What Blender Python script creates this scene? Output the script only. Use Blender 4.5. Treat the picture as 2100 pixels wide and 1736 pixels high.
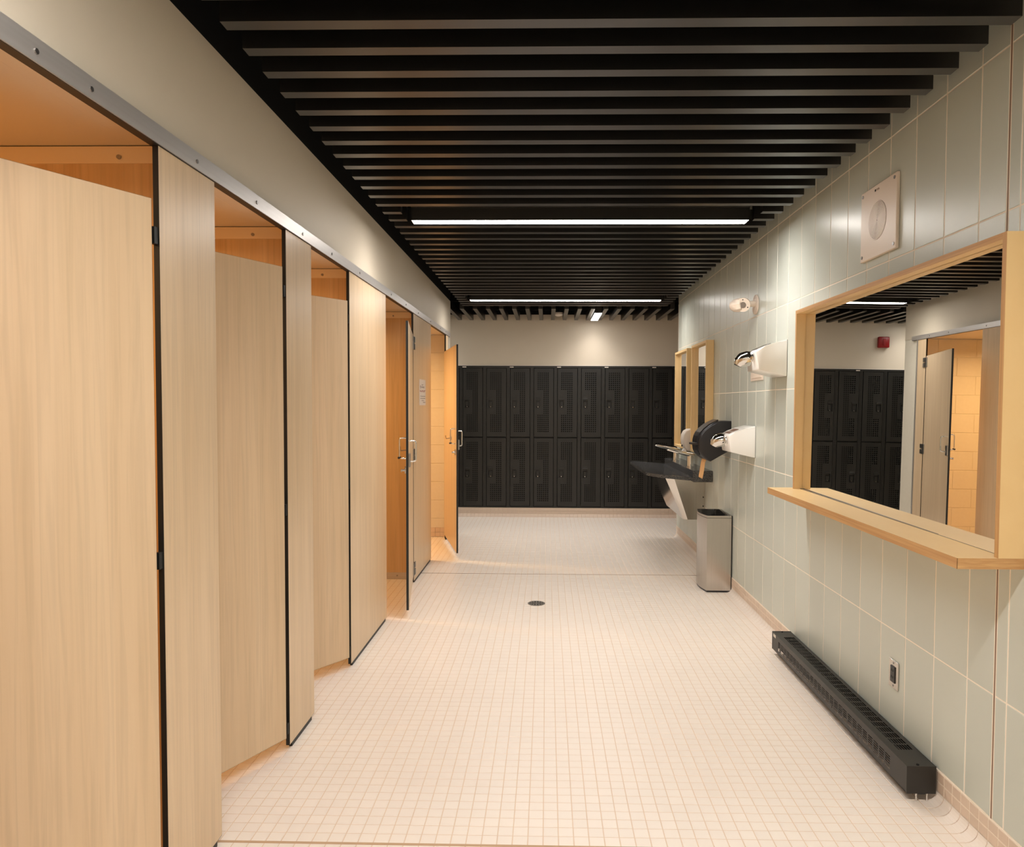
import bpy, bmesh, math, random
from mathutils import Vector, Matrix
random.seed(7)
for o in list(bpy.data.objects): bpy.data.objects.remove(o, do_unlink=True)
scene = bpy.context.scene
COL = scene.collection

# ------------------------------------------------------------------ camera
F_PX, PPX, PPY = 1466.1, 1092.26, 882.04
YAW, PITCH, ROLL = -0.01978, 0.03583, 0.00378
cd = bpy.data.cameras.new('camera'); cam = bpy.data.objects.new('camera', cd); COL.objects.link(cam)
fw = Vector((math.sin(YAW)*math.cos(PITCH), math.cos(YAW)*math.cos(PITCH), -math.sin(PITCH)))
rt = Vector((math.cos(YAW), -math.sin(YAW), 0)); up = rt.cross(fw)
r2 = rt*math.cos(ROLL)+up*math.sin(ROLL); u2 = up*math.cos(ROLL)-rt*math.sin(ROLL)
cam.matrix_world = Matrix(((r2.x, u2.x, -fw.x, 0), (r2.y, u2.y, -fw.y, 0), (r2.z, u2.z, -fw.z, 1.41), (0, 0, 0, 1)))
cd.sensor_fit = 'HORIZONTAL'; cd.sensor_width = 36; cd.lens = 36*F_PX/2100
cd.shift_x = (1050-PPX)/2100; cd.shift_y = (PPY-868)/2100
cd.clip_start = 0.05; cd.clip_end = 60
scene.camera = cam
# ------------------------------------------------------------------ world, exposure, lamp strengths
w = bpy.data.worlds.new('world'); scene.world = w; w.use_nodes = True
w.node_tree.nodes['Background'].inputs[0].default_value = (1, .93, .85, 1)
w.node_tree.nodes['Background'].inputs[1].default_value = 0.02
vs = scene.view_settings; vs.view_transform = 'Standard'; vs.look = 'None'; vs.gamma = 1.0; vs.exposure = 0.0
vs.use_curve_mapping = False
LAMP_W = 90.0        # watts per square metre of a linear lamp's lens
LAMP_COL = (1.0, .945, .885, 1)
STALL_W = 10.0        # watts of a warm cubicle lamp
STALL_COL = (1.0, .62, .27, 1)
LAMP, STALL = 45.0, 6.0  # glow of the lenses themselves

# ------------------------------------------------------------------ helpers
class B:
    def __init__(s): s.bm = bmesh.new()
    def box(s, x0, x1, y0, y1, z0, z1, bev=0, seg=1):
        vs_ = [s.bm.verts.new(c) for c in ((x0,y0,z0),(x1,y0,z0),(x1,y1,z0),(x0,y1,z0),(x0,y0,z1),(x1,y0,z1),(x1,y1,z1),(x0,y1,z1))]
        fs = [s.bm.faces.new([vs_[i] for i in f]) for f in ((0,3,2,1),(4,5,6,7),(0,1,5,4),(1,2,6,5),(2,3,7,6),(3,0,4,7))]
        if bev:
            es = list({e for f in fs for e in f.edges})
            bmesh.ops.bevel(s.bm, geom=es, offset=bev, segments=seg, affect='EDGES', profile=.5)
        return s
    def hexa(s, pts):
        v = [s.bm.verts.new(p) for p in pts]
        for f in ((0,3,2,1),(4,5,6,7),(0,1,5,4),(1,2,6,5),(2,3,7,6),(3,0,4,7)): s.bm.faces.new([v[i] for i in f])
        return s
    def quad(s, *pts): s.bm.faces.new([s.bm.verts.new(p) for p in pts]); return s
    def prism(s, poly, axis, a, b, bev=0, seg=2):
        """poly of 2-D points; axis 'x': (y,z)  'y': (x,z)  'z': (x,y)"""
        def P(q, t): return {'x': (t,q[0],q[1]), 'y': (q[0],t,q[1]), 'z': (q[0],q[1],t)}[axis]
        A = [s.bm.verts.new(P(q,a)) for q in poly]; C = [s.bm.verts.new(P(q,b)) for q in poly]
        n = len(poly); fs = [s.bm.faces.new(A[::-1]), s.bm.faces.new(C)]
        for i in range(n): fs.append(s.bm.faces.new((A[i],A[(i+1)%n],C[(i+1)%n],C[i])))
        if bev:
            bmesh.ops.recalc_face_normals(s.bm, faces=fs)
            es = list(fs[0].edges)+list(fs[1].edges)
            bmesh.ops.bevel(s.bm, geom=es, offset=bev, segments=seg, affect='EDGES', profile=.5)
        return s
    def ring(s, outer, inner, axis, a, b):
        def P(q, t): return {'x': (t,q[0],q[1]), 'y': (q[0],t,q[1]), 'z': (q[0],q[1],t)}[axis]
        n = len(outer); L = [[s.bm.verts.new(P(q,t)) for q in pl] for pl in (outer, inner) for t in (a, b)]
        for i in range(n):
            j = (i+1) % n
            for p, q in ((0,1),(1,3),(3,2),(2,0)): s.bm.faces.new((L[p][i],L[p][j],L[q][j],L[q][i]))
        return s
    def tube(s, pts, r, n=10, caps=True, radii=None):
        pts = [Vector(p) for p in pts]; rings = []; last = None
        for i, p in enumerate(pts):
            d = (pts[min(i+1,len(pts)-1)]-pts[max(i-1,0)]).normalized()
            if last is None:
                a = d.cross(Vector((0,0,1)))
                if a.length < 1e-3: a = d.cross(Vector((0,1,0)))
            else: a = last-d*last.dot(d)
            a.normalize(); last = a; b = d.cross(a); rr = radii[i] if radii else r
            rings.append([s.bm.verts.new(p+a*rr*math.cos(t*2*math.pi/n)+b*rr*math.sin(t*2*math.pi/n)) for t in range(n)])
        for A, C in zip(rings, rings[1:]):
            for t in range(n): s.bm.faces.new((A[t],A[(t+1)%n],C[(t+1)%n],C[t]))
        if caps: s.bm.faces.new(rings[0][::-1]); s.bm.faces.new(rings[-1])
        return s
    def cyl(s, p0, p1, r, n=20): return s.tube([p0, p1], r, n)
    def obj(s, name, mat, parent=None, off=None, smooth=False, kind=None):
        if off is not None: bmesh.ops.translate(s.bm, verts=s.bm.verts, vec=-Vector(off))
        bmesh.ops.recalc_face_normals(s.bm, faces=s.bm.faces)
        me = bpy.data.meshes.new(name); s.bm.to_mesh(me); s.bm.free()
        return inst(name, me, mat, parent, smooth=smooth, kind=kind)
    def mesh(s, name, mat, smooth=False):
        bmesh.ops.recalc_face_normals(s.bm, faces=s.bm.faces)
        me = bpy.data.meshes.new(name); s.bm.to_mesh(me); s.bm.free(); me.materials.append(mat)
        if smooth: smooth_mesh(me)
        return me
def smooth_mesh(me, ang=0.7):
    for p in me.polygons: p.use_smooth = True
    try: me.set_sharp_from_angle(angle=ang)
    except Exception: pass
def inst(name, me, mat=None, parent=None, loc=None, smooth=False, kind=None):
    o = bpy.data.objects.new(name, me); COL.objects.link(o)
    if mat is not None and not me.materials: me.materials.append(mat)
    if smooth: smooth_mesh(me)
    if parent is not None: o.parent = parent
    if loc is not None: o.location = loc
    if kind: o['kind'] = kind
    return o
def thing(name, label, cat, loc=(0,0,0), rz=0, group=None):
    o = bpy.data.objects.new(name, None); COL.objects.link(o); o.location = loc; o.rotation_euler = (0,0,rz)
    o.empty_display_size = .05
    return tag(o, label, cat, group)
def tag(o, label, cat, group=None):
    o['label'] = label; o['category'] = cat
    if group: o['group'] = group
    return o
def struct(o, label=None):
    o['kind'] = 'structure'
    if label: o['label'] = label
    return o
def circle(cx, cy, r, n=24, a0=0): return [(cx+r*math.cos(a0+2*math.pi*i/n), cy+r*math.sin(a0+2*math.pi*i/n)) for i in range(n)]
def sheet(P, x0, x1, z0, z1, holes, rim=None):
    """flat sheet with true rectangular holes; P(x,z,d) maps to 3-D; rim = depth of a turned-back edge"""
    xs = sorted({round(v,5) for h in holes for v in h[:2]} | {x0, x1}); zs = sorted({round(v,5) for h in holes for v in h[2:]} | {z0, z1})
    b = B(); V = {}
    def v(i, j):
        if (i,j) not in V: V[i,j] = b.bm.verts.new(P(xs[i], zs[j], 0))
        return V[i,j]
    hs = [(h[0]-1e-6,h[1]+1e-6,h[2]-1e-6,h[3]+1e-6) for h in holes]
    for i in range(len(xs)-1):
        cx = (xs[i]+xs[i+1])/2; hx = [h for h in hs if h[0] < cx < h[1]]
        for j in range(len(zs)-1):
            cz = (zs[j]+zs[j+1])/2
            if any(h[2] < cz < h[3] for h in hx): continue
            b.bm.faces.new((v(i,j),v(i+1,j),v(i+1,j+1),v(i,j+1)))
    if rim:
        c = [(x0,z0),(x1,z0),(x1,z1),(x0,z1)]
        for k in range(4):
            p, q = c[k], c[(k+1)%4]; b.quad(P(*p,0), P(*q,0), P(*q,rim), P(*p,rim))
    return b

def lamp_light(parent, loc, sx, sy, watts, col, spread=140, disk=False):
    l = bpy.data.lights.new('lamp_light', 'AREA'); l.shape = 'DISK' if disk else 'RECTANGLE'; l.size = sx
    if not disk: l.size_y = sy
    l.energy = watts; l.color = col[:3]; l.spread = math.radians(spread)
    o = bpy.data.objects.new('lamp_light', l); COL.objects.link(o); o.parent = parent; o.location = Vector(loc)-Vector(parent.location)
# ------------------------------------------------------------------ materials
def srgb(r, g, b):
    f = lambda c: ((c/255+.055)/1.055)**2.4 if c > 10 else c/255/12.92
    return (f(r), f(g), f(b), 1)
def M(name, col, rough=.5, metal=0, spec=.5, var=0, noise=None, bump=None, coat=0, fine=None):
    m = bpy.data.materials.new(name); m.use_nodes = True; nt = m.node_tree; N = nt.nodes; L = nt.links
    p = N['Principled BSDF']; p.inputs['Base Color'].default_value = col; p.inputs['Roughness'].default_value = rough
    p.inputs['Metallic'].default_value = metal; p.inputs['Specular IOR Level'].default_value = spec
    if coat: p.inputs['Coat Weight'].default_value = coat; p.inputs['Coat Roughness'].default_value = .15
    src = None
    tc = N.new('ShaderNodeTexCoord'); mp = N.new('ShaderNodeMapping'); L.new(tc.outputs['Object'], mp.inputs[0])
    if noise:
        scale, amount, col2 = noise[0], noise[1], noise[2]
        mp.inputs['Scale'].default_value = scale
        nz = N.new('ShaderNodeTexNoise'); nz.inputs['Scale'].default_value = 1; nz.inputs['Detail'].default_value = 5; nz.inputs['Roughness'].default_value = .6
        L.new(mp.outputs[0], nz.inputs['Vector'])
        rp = N.new('ShaderNodeValToRGB'); rp.color_ramp.elements[0].position = .5-amount; rp.color_ramp.elements[1].position = .5+amount
        rp.color_ramp.elements[0].color = col2; rp.color_ramp.elements[1].color = col
        L.new(nz.outputs['Fac'], rp.inputs[0]); src = rp.outputs[0]
        if bump:
            bp = N.new('ShaderNodeBump'); bp.inputs['Strength'].default_value = bump; bp.inputs['Distance'].default_value = .002
            L.new(nz.outputs['Fac'], bp.inputs['Height']); L.new(bp.outputs[0], p.inputs['Normal'])
    if fine:
        m2 = N.new('ShaderNodeMapping'); m2.inputs['Scale'].default_value = fine[0]; L.new(tc.outputs['Object'], m2.inputs[0])
        n2 = N.new('ShaderNodeTexNoise'); n2.inputs['Scale'].default_value = 1; n2.inputs['Detail'].default_value = 6; n2.inputs['Distortion'].default_value = 1.2
        L.new(m2.outputs[0], n2.inputs['Vector'])
        mr2 = N.new('ShaderNodeMapRange'); mr2.inputs['From Min'].default_value = .36; mr2.inputs['From Max'].default_value = .56
        mr2.inputs['To Min'].default_value = 1-fine[1]; mr2.inputs['To Max'].default_value = 1; L.new(n2.outputs['Fac'], mr2.inputs[0])
        h2 = N.new('ShaderNodeHueSaturation'); L.new(mr2.outputs[0], h2.inputs['Value']); L.new(src, h2.inputs['Color']); src = h2.outputs[0]
    if var:
        oi = N.new('ShaderNodeObjectInfo'); hs = N.new('ShaderNodeHueSaturation'); mr = N.new('ShaderNodeMapRange')
        mr.inputs['To Min'].default_value = 1-var; mr.inputs['To Max'].default_value = 1+var*.5
        L.new(oi.outputs['Random'], mr.inputs[0]); L.new(mr.outputs[0], hs.inputs['Value'])
        if src: L.new(src, hs.inputs['Color'])
        else: hs.inputs['Color'].default_value = col
        src = hs.outputs[0]
    if src: L.new(src, p.inputs['Base Color'])
    return m
def emit(name, col, s):
    m = bpy.data.materials.new(name); m.use_nodes = True; p = m.node_tree.nodes['Principled BSDF']
    p.inputs['Base Color'].default_value = (.8,.8,.8,1); p.inputs['Emission Color'].default_value = col; p.inputs['Emission Strength'].default_value = s
    return m
mFloor = M('floor tile', srgb(246,236,226), .32, var=.02)
mFloorStuff = M('floor tile field', srgb(246,236,226), .32, noise=((14,14,1), .35, srgb(243,232,221)))
mGroutF = M('floor grout', srgb(226,204,182), .8)
mJoint = M('expansion joint', srgb(196,164,132), .7)
mBase = M('base tile', srgb(220,199,180), .35, var=.06)
mGroutB = M('skirting grout', srgb(243,230,214), .8)
mTile = M('wall tile sage', srgb(201,207,198), .31, var=.05, spec=.65)
mGroutW = M('wall grout', srgb(250,240,226), .8)
mDarkJoint = M('brown sealant', srgb(140,112,92), .6)
mPaint = M('cream paint', srgb(220,209,191), .55, noise=((3,3,3), .5, srgb(216,204,185)))
mBlock = M('painted block', srgb(226,219,203), .5, noise=((30,30,30), .4, srgb(220,212,195)), bump=.25)
mBlackPaint = M('black paint', (.006,.006,.006,1), .8, spec=.2)
mSlat = M('black slat', (.005,.0047,.0043,1), .33, spec=1.0)
mLam = M('pale maple laminate', srgb(226,201,168), .33, noise=((12,12,.5), .32, srgb(211,183,147)), spec=.45, fine=((55,55,1.6), .09))
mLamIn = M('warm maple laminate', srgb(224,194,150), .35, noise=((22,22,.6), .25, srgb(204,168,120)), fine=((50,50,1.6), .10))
mStrip = M('cream channel', srgb(236,216,184), .45)
mCore = M('black laminate core', (.008,.008,.007,1), .5)
mAlu = M('brushed aluminium', (.66,.63,.61,1), .42, metal=.75, noise=((4,.6,90), .3, (.58,.55,.53,1)))
mSteel = M('stainless steel', (.60,.57,.53,1), .24, metal=1, noise=((90,90,1.5), .35, (.53,.50,.46,1)))
mPolish = M('polished steel', (.66,.64,.61,1), .09, metal=1)
mChrome = M('chrome', (.78,.77,.75,1), .06, metal=1)
mHinge = M('satin hinge metal', (.36,.35,.34,1), .35, metal=1)
mMirror = M('mirror glass', (.88,.88,.86,1), .0, metal=1)
mPly = M('birch plywood face', srgb(234,203,150), .4, noise=((4,4,4), .35, srgb(226,190,132)))
mPlyEdge = M('plywood edge', srgb(214,172,118), .55, noise=((14,2.2,160), .28, srgb(176,128,78)))
mPlyEdgeV = M('plywood edge upright', srgb(214,172,118), .55, noise=((14,160,2.2), .28, srgb(176,128,78)))
mWhite = M('white enamel', srgb(250,248,244), .22, coat=.3)
mWhiteP = M('white plastic', srgb(226,216,205), .4)
mBeige = M('warm white plate', srgb(234,220,205), .4)
mBlack = M('black plastic', (.012,.011,.013,1), .3)
mBag = M('black bin liner', (.006,.006,.006,1), .16)
mLocker = M('black locker enamel', (.015,.0145,.0125,1), .38, noise=((2,2,2), .4, (.011,.011,.010,1)))
mLockIn = M('locker inside', (.003,.003,.003,1), .8)
mHeater = M('black heater enamel', (.017,.016,.014,1), .38)
mFin = M('aluminium fins', (.22,.21,.19,1), .6, metal=.6)
mStone = M('black speckled stone', (.115,.113,.112,1), .16, noise=((150,150,150), .10, (.022,.022,.023,1)))
mPaper = M('brown paper towel', srgb(224,176,118), .8)
mNotice = M('white notice paper', srgb(240,226,212), .7)
mRedInk = M('red ink', srgb(170,72,52), .7)
mInk = M('grey brown ink', srgb(120,92,76), .7)
mRed = M('red plastic', srgb(150,20,22), .35)
mPlate = M('label plate', srgb(225,218,205), .5)
mDark = M('dark gap', (.004,.004,.004,1), .9)
mLampM = emit('lamp diffuser', LAMP_COL, LAMP); mLampDim = emit('dimmed lamp diffuser', LAMP_COL, LAMP*.72); mLampShort = emit('short lamp diffuser', LAMP_COL, LAMP*.32)
mStallM = emit('warm lamp diffuser', STALL_COL, STALL)
mGrime = M('worn steel grate', (.30,.27,.23,1), .4, metal=.8)

# ================================================================== THE SETTING
XR, XLW, XP = 1.403, -1.062, -1.042          # right tile face, left bulkhead face, partition face
YC = 7.695                                    # right wall corner
ZS, ZB = 2.468, 2.538                         # slat bottoms, black paint line
# ---- floor
TP = .04979; GX, GY = -.10545, 2.2906
fl = struct(B().box(-2.75,3.3,-2.7,9.4,-.12,-.0012).obj('floor', mGroutF), 'pale floor of small square mosaic tiles')
J2, J5 = 2.2375, 5.915
def tile_b(b, x, y, x1=None, y1=None):
    g = .0013; X1 = x1 or x+TP; Y1 = y1 or y+TP
    a = [(x+g,y+g),(X1-g,y+g),(X1-g,Y1-g),(x+g,Y1-g)]; c = [(x+g+.0012,y+g+.0012),(X1-g-.0012,y+g+.0012),(X1-g-.0012,Y1-g-.0012),(x+g+.0012,Y1-g-.0012)]
    lo = [b.bm.verts.new((*p,-.0015)) for p in a]; hi = [b.bm.verts.new((*p,0)) for p in c]
    b.bm.faces.new(hi)
    for i in range(4): b.bm.faces.new((lo[i],lo[(i+1)%4],hi[(i+1)%4],hi[i]))
b = B(); tile_b(b, 0, 0); tmesh = b.mesh('floor_tile', mFloor)
near = set()
for r in range(7):
    for i in range(-19, 25):
        x = GX+i*TP; y = GY+(r-1)*TP
        if len(near) < 296 and y > J2: near.add((i, r-1)); inst('floor_tile', tmesh, parent=fl, loc=(x,y,0))
b = B()
for i in range(-53, 30):
    x = GX+i*TP
    if x > XR-.035 and x < XR+.06 : continue
    for r in range(-20, 138):
        y = GY+r*TP
        if (i, r) in near or y > 8.93: continue
        if x > XR-.035 and y < YC: continue
        y0, y1 = y, y+TP
        for J in (J2, J5):
            if y0 < J < y1:
                if J == J2: y0 = J+.006 if J-y0 < TP/2 else y0
                y1 = y1 if y0 > J else J-.005
        if y1-y0 < .012: continue
        tile_b(b, x, y0, x+TP, y1)
for i in range(30, 66):
    x = GX+i*TP
    for r in range(109, 134): tile_b(b, x, GY+r*TP)
b.obj('tile_field', mFloorStuff, fl, kind='stuff')
B().box(XP-.02,XR-.05,J2-.0055,J2+.0055,-.0014,-.0003).obj('expansion_joint', mJoint, fl)
B().box(-2.6,XR-.05,J5-.002,J5+.002,-.0014,.0002).obj('expansion_joint', mInk, fl)

# ---- right wall with tiles
PW, PH, Y0T, Z1 = .20441, .50022, 2.17465, .50624
wr = struct(B().box(XR+.0012,XR+.2,-2.7,YC-.004,0,2.95).obj('wall_right', mGroutW), 'wall of tall pale sage tiles')
def wtile_mesh(wd, ht):
    h = .0032; g = .0024; c = .0011; t = .004
    b = B()
    a = [(h,g),(wd-h,g),(wd-h,ht-g),(h,ht-g)]; i_ = [(h+c,g+c),(wd-h-c,g+c),(wd-h-c,ht-g-c),(h+c,ht-g-c)]
    lo = [b.bm.verts.new((t,*p)) for p in a]; mi = [b.bm.verts.new((c,*p)) for p in a]; hi = [b.bm.verts.new((0,*p)) for p in i_]
    b.bm.faces.new(hi)
    for k in range(4):
        b.bm.faces.new((lo[k],lo[(k+1)%4],mi[(k+1)%4],mi[k])); b.bm.faces.new((mi[k],mi[(k+1)%4],hi[(k+1)%4],hi[k]))
    return b.mesh('wall_tile', mTile)
ZBASE = .114
rows = [(ZBASE, Z1)]+[(Z1+i*PH, Z1+(i+1)*PH) for i in range(4)]+[(Z1+4*PH, 2.94)]
JW = 2.2345                                    # vertical movement joint
cache = {}
def put_tile(y0, y1, z0, z1):
    k = (round(y1-y0,4), round(z1-z0,4))
    if k not in cache: cache[k] = wtile_mesh(*k)
    inst('wall_tile', cache[k], parent=wr, loc=(XR,y0,z0))
for j in range(-1, 27):
    ya, yb = Y0T+j*PW, Y0T+(j+1)*PW
    for z0, z1 in rows:
        if j == 0: put_tile(ya, JW-.0045, z0, z1); put_tile(JW+.0045, yb, z0, z1)
        else: put_tile(ya, yb, z0, z1)
yb = Y0T+27*PW
b = B()
for j in range(-24, -1):
    for z0, z1 in rows: b.box(XR,XR+.008,Y0T+j*PW+.0017,Y0T+(j+1)*PW-.0017,z0+.0017,z1-.0017)
b.obj('wall_tile_field', mTile, wr, kind='stuff')
B().box(XR+.0005,XR+.006,JW-.003,JW+.003,ZBASE,2.94).obj('movement_joint', mDarkJoint, wr)
B().box(XR-.002,XR+.012,YC-.004,YC+.004,.1,2.94).obj('corner_trim', mWhiteP, wr)
struct(B().box(XR+.006,3.3,YC-.006,YC,0,2.95).obj('wall_right_return', mPaint), 'short return of the right wall towards the lockers')
# ---- right tiled skirting with cove
bs = struct(B().box(XR-.0028,XR+.001,-2.7,YC-.005,0,ZBASE).obj('baseboard_right', mGroutB), 'two-row tiled skirting with cove tiles')
def btile(y0, wd, z0, ht):
    g = .0018; return B().box(XR-.004, XR+.004, g, wd-g, z0+g, z0+ht-g, .0011)
bm1 = btile(0,TP,.038,.037).mesh('base_tile', mBase); bm2 = btile(0,TP,.075,.037).mesh('base_tile', mBase)
b = B(); R = .038; pts = [(XR-.004-R+R*math.sin(a), R-R*math.cos(a)) for a in [i*math.pi/2/6 for i in range(7)]]
for p, q in zip(pts, pts[1:]): b.quad((p[0],.0013,p[1]),(q[0],.0013,q[1]),(q[0],TP-.0013,q[1]),(p[0],TP-.0013,p[1]))
bm3 = b.mesh('cove_tile', mFloor, smooth=True)
b = B()
for p, q in zip(pts, pts[1:]): b.quad((p[0]+.001,-2.7,p[1]-.001),(q[0]+.001,-2.7,q[1]-.001),(q[0]+.001,YC,q[1]-.001),(p[0]+.001,YC,p[1]-.001))
b.obj('cove_bed', mGroutF, bs)
y = GY-8*TP; n = 0
while y < YC-.03:
    for me, nm in ((bm1,'base_tile'),(bm2,'base_tile'),(bm3,'cove_tile')): inst(nm, me, parent=bs, loc=(0,y,0))
    y += TP
b = B()
y = GY-9*TP
while y > -2.6:
    b.box(XR-.004,XR+.004,y+.001,y+TP-.001,.039,.074); b.box(XR-.004,XR+.004,y+.001,y+TP-.001,.076,.111); y -= TP
b.obj('base_tile_field', mBase, bs, kind='stuff')

# ---- left bulkhead wall, stall shell, block wall
wl = struct(B().box(XLW-.12,XLW,-2.7,7.86,2.146,ZB).obj('wall_left', mPaint), 'cream bulkhead above the cubicles')
B().box(XLW-.004,XLW+.003,-2.7,7.86,2.152,2.158).obj('plaster_bead', mPaint, wl)
struct(B().box(XLW-.12,XLW-.001,-2.7,7.86,ZB,2.95).obj('trim_1', mBlackPaint), 'black painted strip above the cream bulkhead')
struct(B().box(-2.75,XLW-.1202,-2.7,7.55,2.146,2.2).obj('ceiling_stalls', mPaint), 'low plaster ceiling inside the cubicles')
struct(B().box(-2.75,-2.62,-2.7,7.56,0,2.146).obj('wall_stall_back', mPaint), 'back wall of the cubicles')
struct(B().box(-2.62,XLW,-2.7,.95,0,2.145).obj('wall_left_near', mPaint), 'left wall before the first cubicle')
wb = struct(B().box(-2.70,XLW-.002,7.562,7.857,0,2.145).obj('wall_stall_end', mBlock), 'painted block wall closing the row of cubicles')
BH, BL = .1955, .392
bcache = {}
for r in range(11):
    z0, z1 = r*BH, min((r+1)*BH, 2.144)
    x1 = XLW; first = BL if r % 2 else BL/2
    while x1 > -2.6:
        x0 = max(x1-(first or BL), -2.69); first = 0
        k = (round(x1-x0,4), round(z1-z0,4))
        if k not in bcache: bcache[k] = B().box(.0025,k[0]-.0025,7.558,7.8615,.0025,k[1]-.0025,.0025).mesh('block', mBlock)
        inst('block', bcache[k], parent=wb, loc=(x0,0,z0)); x1 = x0
b = B()
for i in range(30):
    for k in range(2): b.box(XLW-.02-(i+1)*TP+.001, XLW-.02-i*TP-.001, 7.548, 7.556, .004+k*.049, .004+(k+1)*.049-.002)
b.obj('base_tile_field', mBase, wb, kind='stuff')

# ---- end wall behind and above the lockers
YE = 9.012
we = struct(B().box(-2.75,3.3,YE,YE+.35,1.9,ZB).obj('wall_end', mPaint), 'cream wall above the row of lockers')
B().box(-2.7,3.3,YE-.006,YE,1.897,1.907).obj('trim_strip', mWhiteP, we)
B().box(-2.75,3.3,YE+.3,YE+.35,0,1.9).obj('wall_core', mPaint, we)
struct(B().box(-2.75,-1.69,YE,YE+.3,.112,1.9).obj('wall_end_left', mPaint), 'cream wall left of the lockers')
struct(B().box(-2.75,3.3,YE+.002,YE+.35,ZB,2.95).obj('trim_2', mBlackPaint), 'black painted strip above the end wall')
pl = struct(B().box(-2.7,3.3,8.985,YE+.3,0,.108).obj('baseboard_end', mGroutF), 'tiled plinth under the lockers')
b = B()
for i in range(-52, 68):
    x = GX+i*TP
    for k, (ya, za, zb_) in enumerate(((8.978,.071,.106),(8.978,.036,.069))): b.box(x+.001,x+TP-.001,ya,8.987,za,zb_)
    b.hexa([(x+.001,8.935,.0),(x+TP-.001,8.935,.0),(x+TP-.001,8.987,.0),(x+.001,8.987,.0),(x+.001,8.935,.004),(x+TP-.001,8.935,.004),(x+TP-.001,8.979,.035),(x+.001,8.979,.035)])
b.obj('base_tile_field', mBase, pl, kind='stuff')
struct(B().box(-2.8,-2.75,-2.7,9.4,0,2.95).obj('wall_far_left', mPaint), 'side wall at the left end of the lockers')
struct(B().box(3.3,3.35,7.6,9.4,0,2.95).obj('wall_far_right', mPaint), 'side wall at the right end of the lockers')
struct(B().box(-2.8,1.6,-2.75,-2.7,0,2.95).obj('wall_back', mPaint), 'wall behind the viewpoint')

# ---- ceiling with slats
ce = struct(B().box(-2.8,3.35,-2.75,9.4,2.95,3.0).obj('ceiling', mBlackPaint), 'black ceiling hung with black slats')
SW = .0468; SX0, SX1 = -.912, 1.285; SH = .095
slatY = [2.0035+.1499*i for i in range(-30, 12)]+[3.6524+.156*i for i in range(1, 12)]+[5.3684+.1531*i for i in range(1, 16)]
LY = [(-2.10,-2.015),(1.02,1.105),(4.142,4.224),(7.265,7.35)]
LX0, LX1 = -.782, 1.145
smesh = B().box(SX0,SX1,0,SW,ZS,ZS+SH).mesh('slat', mSlat)
sl = B().box(SX0,LX0-.028,0,SW,ZS,ZS+SH).mesh('slat_stub', mSlat); sr = B().box(LX1+.028,SX1,0,SW,ZS,ZS+SH).mesh('slat_stub', mSlat)
for ys in slatY:
    if ys > 7.70: continue
    cut = any(a-.24 < ys and ys+SW < b_+.02 and ys > a-.245 for a, b_ in LY)
    if cut: inst('slat', sl, parent=ce, loc=(0,ys,0)); inst('slat', sr, parent=ce, loc=(0,ys,0))
    else: inst('slat', smesh, parent=ce, loc=(0,ys,0))
lmesh = B().box(0,.0455,7.942,9.005,ZS,ZS+SH).mesh('slat', mSlat)
for k in range(-24, 16): inst('slat', lmesh, parent=ce, loc=(.775+.1455*k,0,0))
b = B()
for x in (-.6, .2, 1.0): b.box(x-.012,x+.012,-2.6,7.75,ZS+SH,ZS+SH+.03)
b.box(-2.7,3.2,8.05,8.075,ZS+SH,ZS+SH+.03); b.box(-2.7,3.2,8.75,8.775,ZS+SH,ZS+SH+.03)
for x in (-.6, .2, 1.0):
    for y in (-1.5,.5,2.5,4.7,6.5): b.cyl((x,y,ZS+SH+.02),(x,y,2.95),.004,6)
b.obj('carrier_rail', mBlackPaint, ce)

# ================================================================== LAMPS
def linear_lamp(y0, y1, label, mat=None, k=1.0, group='linear ceiling lamps'):
    t = thing('linear_lamp', label, 'lamp', ((LX0+LX1)/2,(y0+y1)/2,ZS), 0, group); o = t.location
    b = B().box(LX0-.006,LX1+.006,y0-.004,y0,ZS-.001,2.56).box(LX0-.006,LX1+.006,y1,y1+.004,ZS-.001,2.56)
    b.box(LX0-.006,LX0,y0,y1,ZS-.001,2.56).box(LX1,LX1+.006,y0,y1,ZS-.001,2.56).box(LX0-.006,LX1+.006,y0,y1,2.55,2.56)
    b.obj('housing', mHeater, t, o)
    B().box(LX0,LX1,y0,y1,ZS-.0015,ZS+.006).obj('diffuser', mat or mLampM, t, o)
    lamp_light(t, ((LX0+LX1)/2,(y0+y1)/2,ZS-.003), LX1-LX0, y1-y0, LAMP_W*k*(LX1-LX0)*(y1-y0), LAMP_COL)
    B().box(LX0,LX1,y0-.19,y0-.005,2.535,2.56).obj('mounting_tray', mHeater, t, o)
    for x in (-.5, .9): B().cyl((x,(y0+y1)/2,2.555),(x,(y0+y1)/2,2.951),.005,8).obj('hanger', mHeater, t, o)
linear_lamp(*LY[2], 'long bright linear lamp across the slatted ceiling, the nearer one in view')
linear_lamp(*LY[3], 'short-looking linear lamp across the ceiling just before the lockers', mLampDim, .72)
linear_lamp(*LY[1], 'linear ceiling lamp above the first cubicle, out of view overhead', None, 1.1)
linear_lamp(*LY[0], 'linear ceiling lamp behind the viewpoint', None, 1.1)
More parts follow.
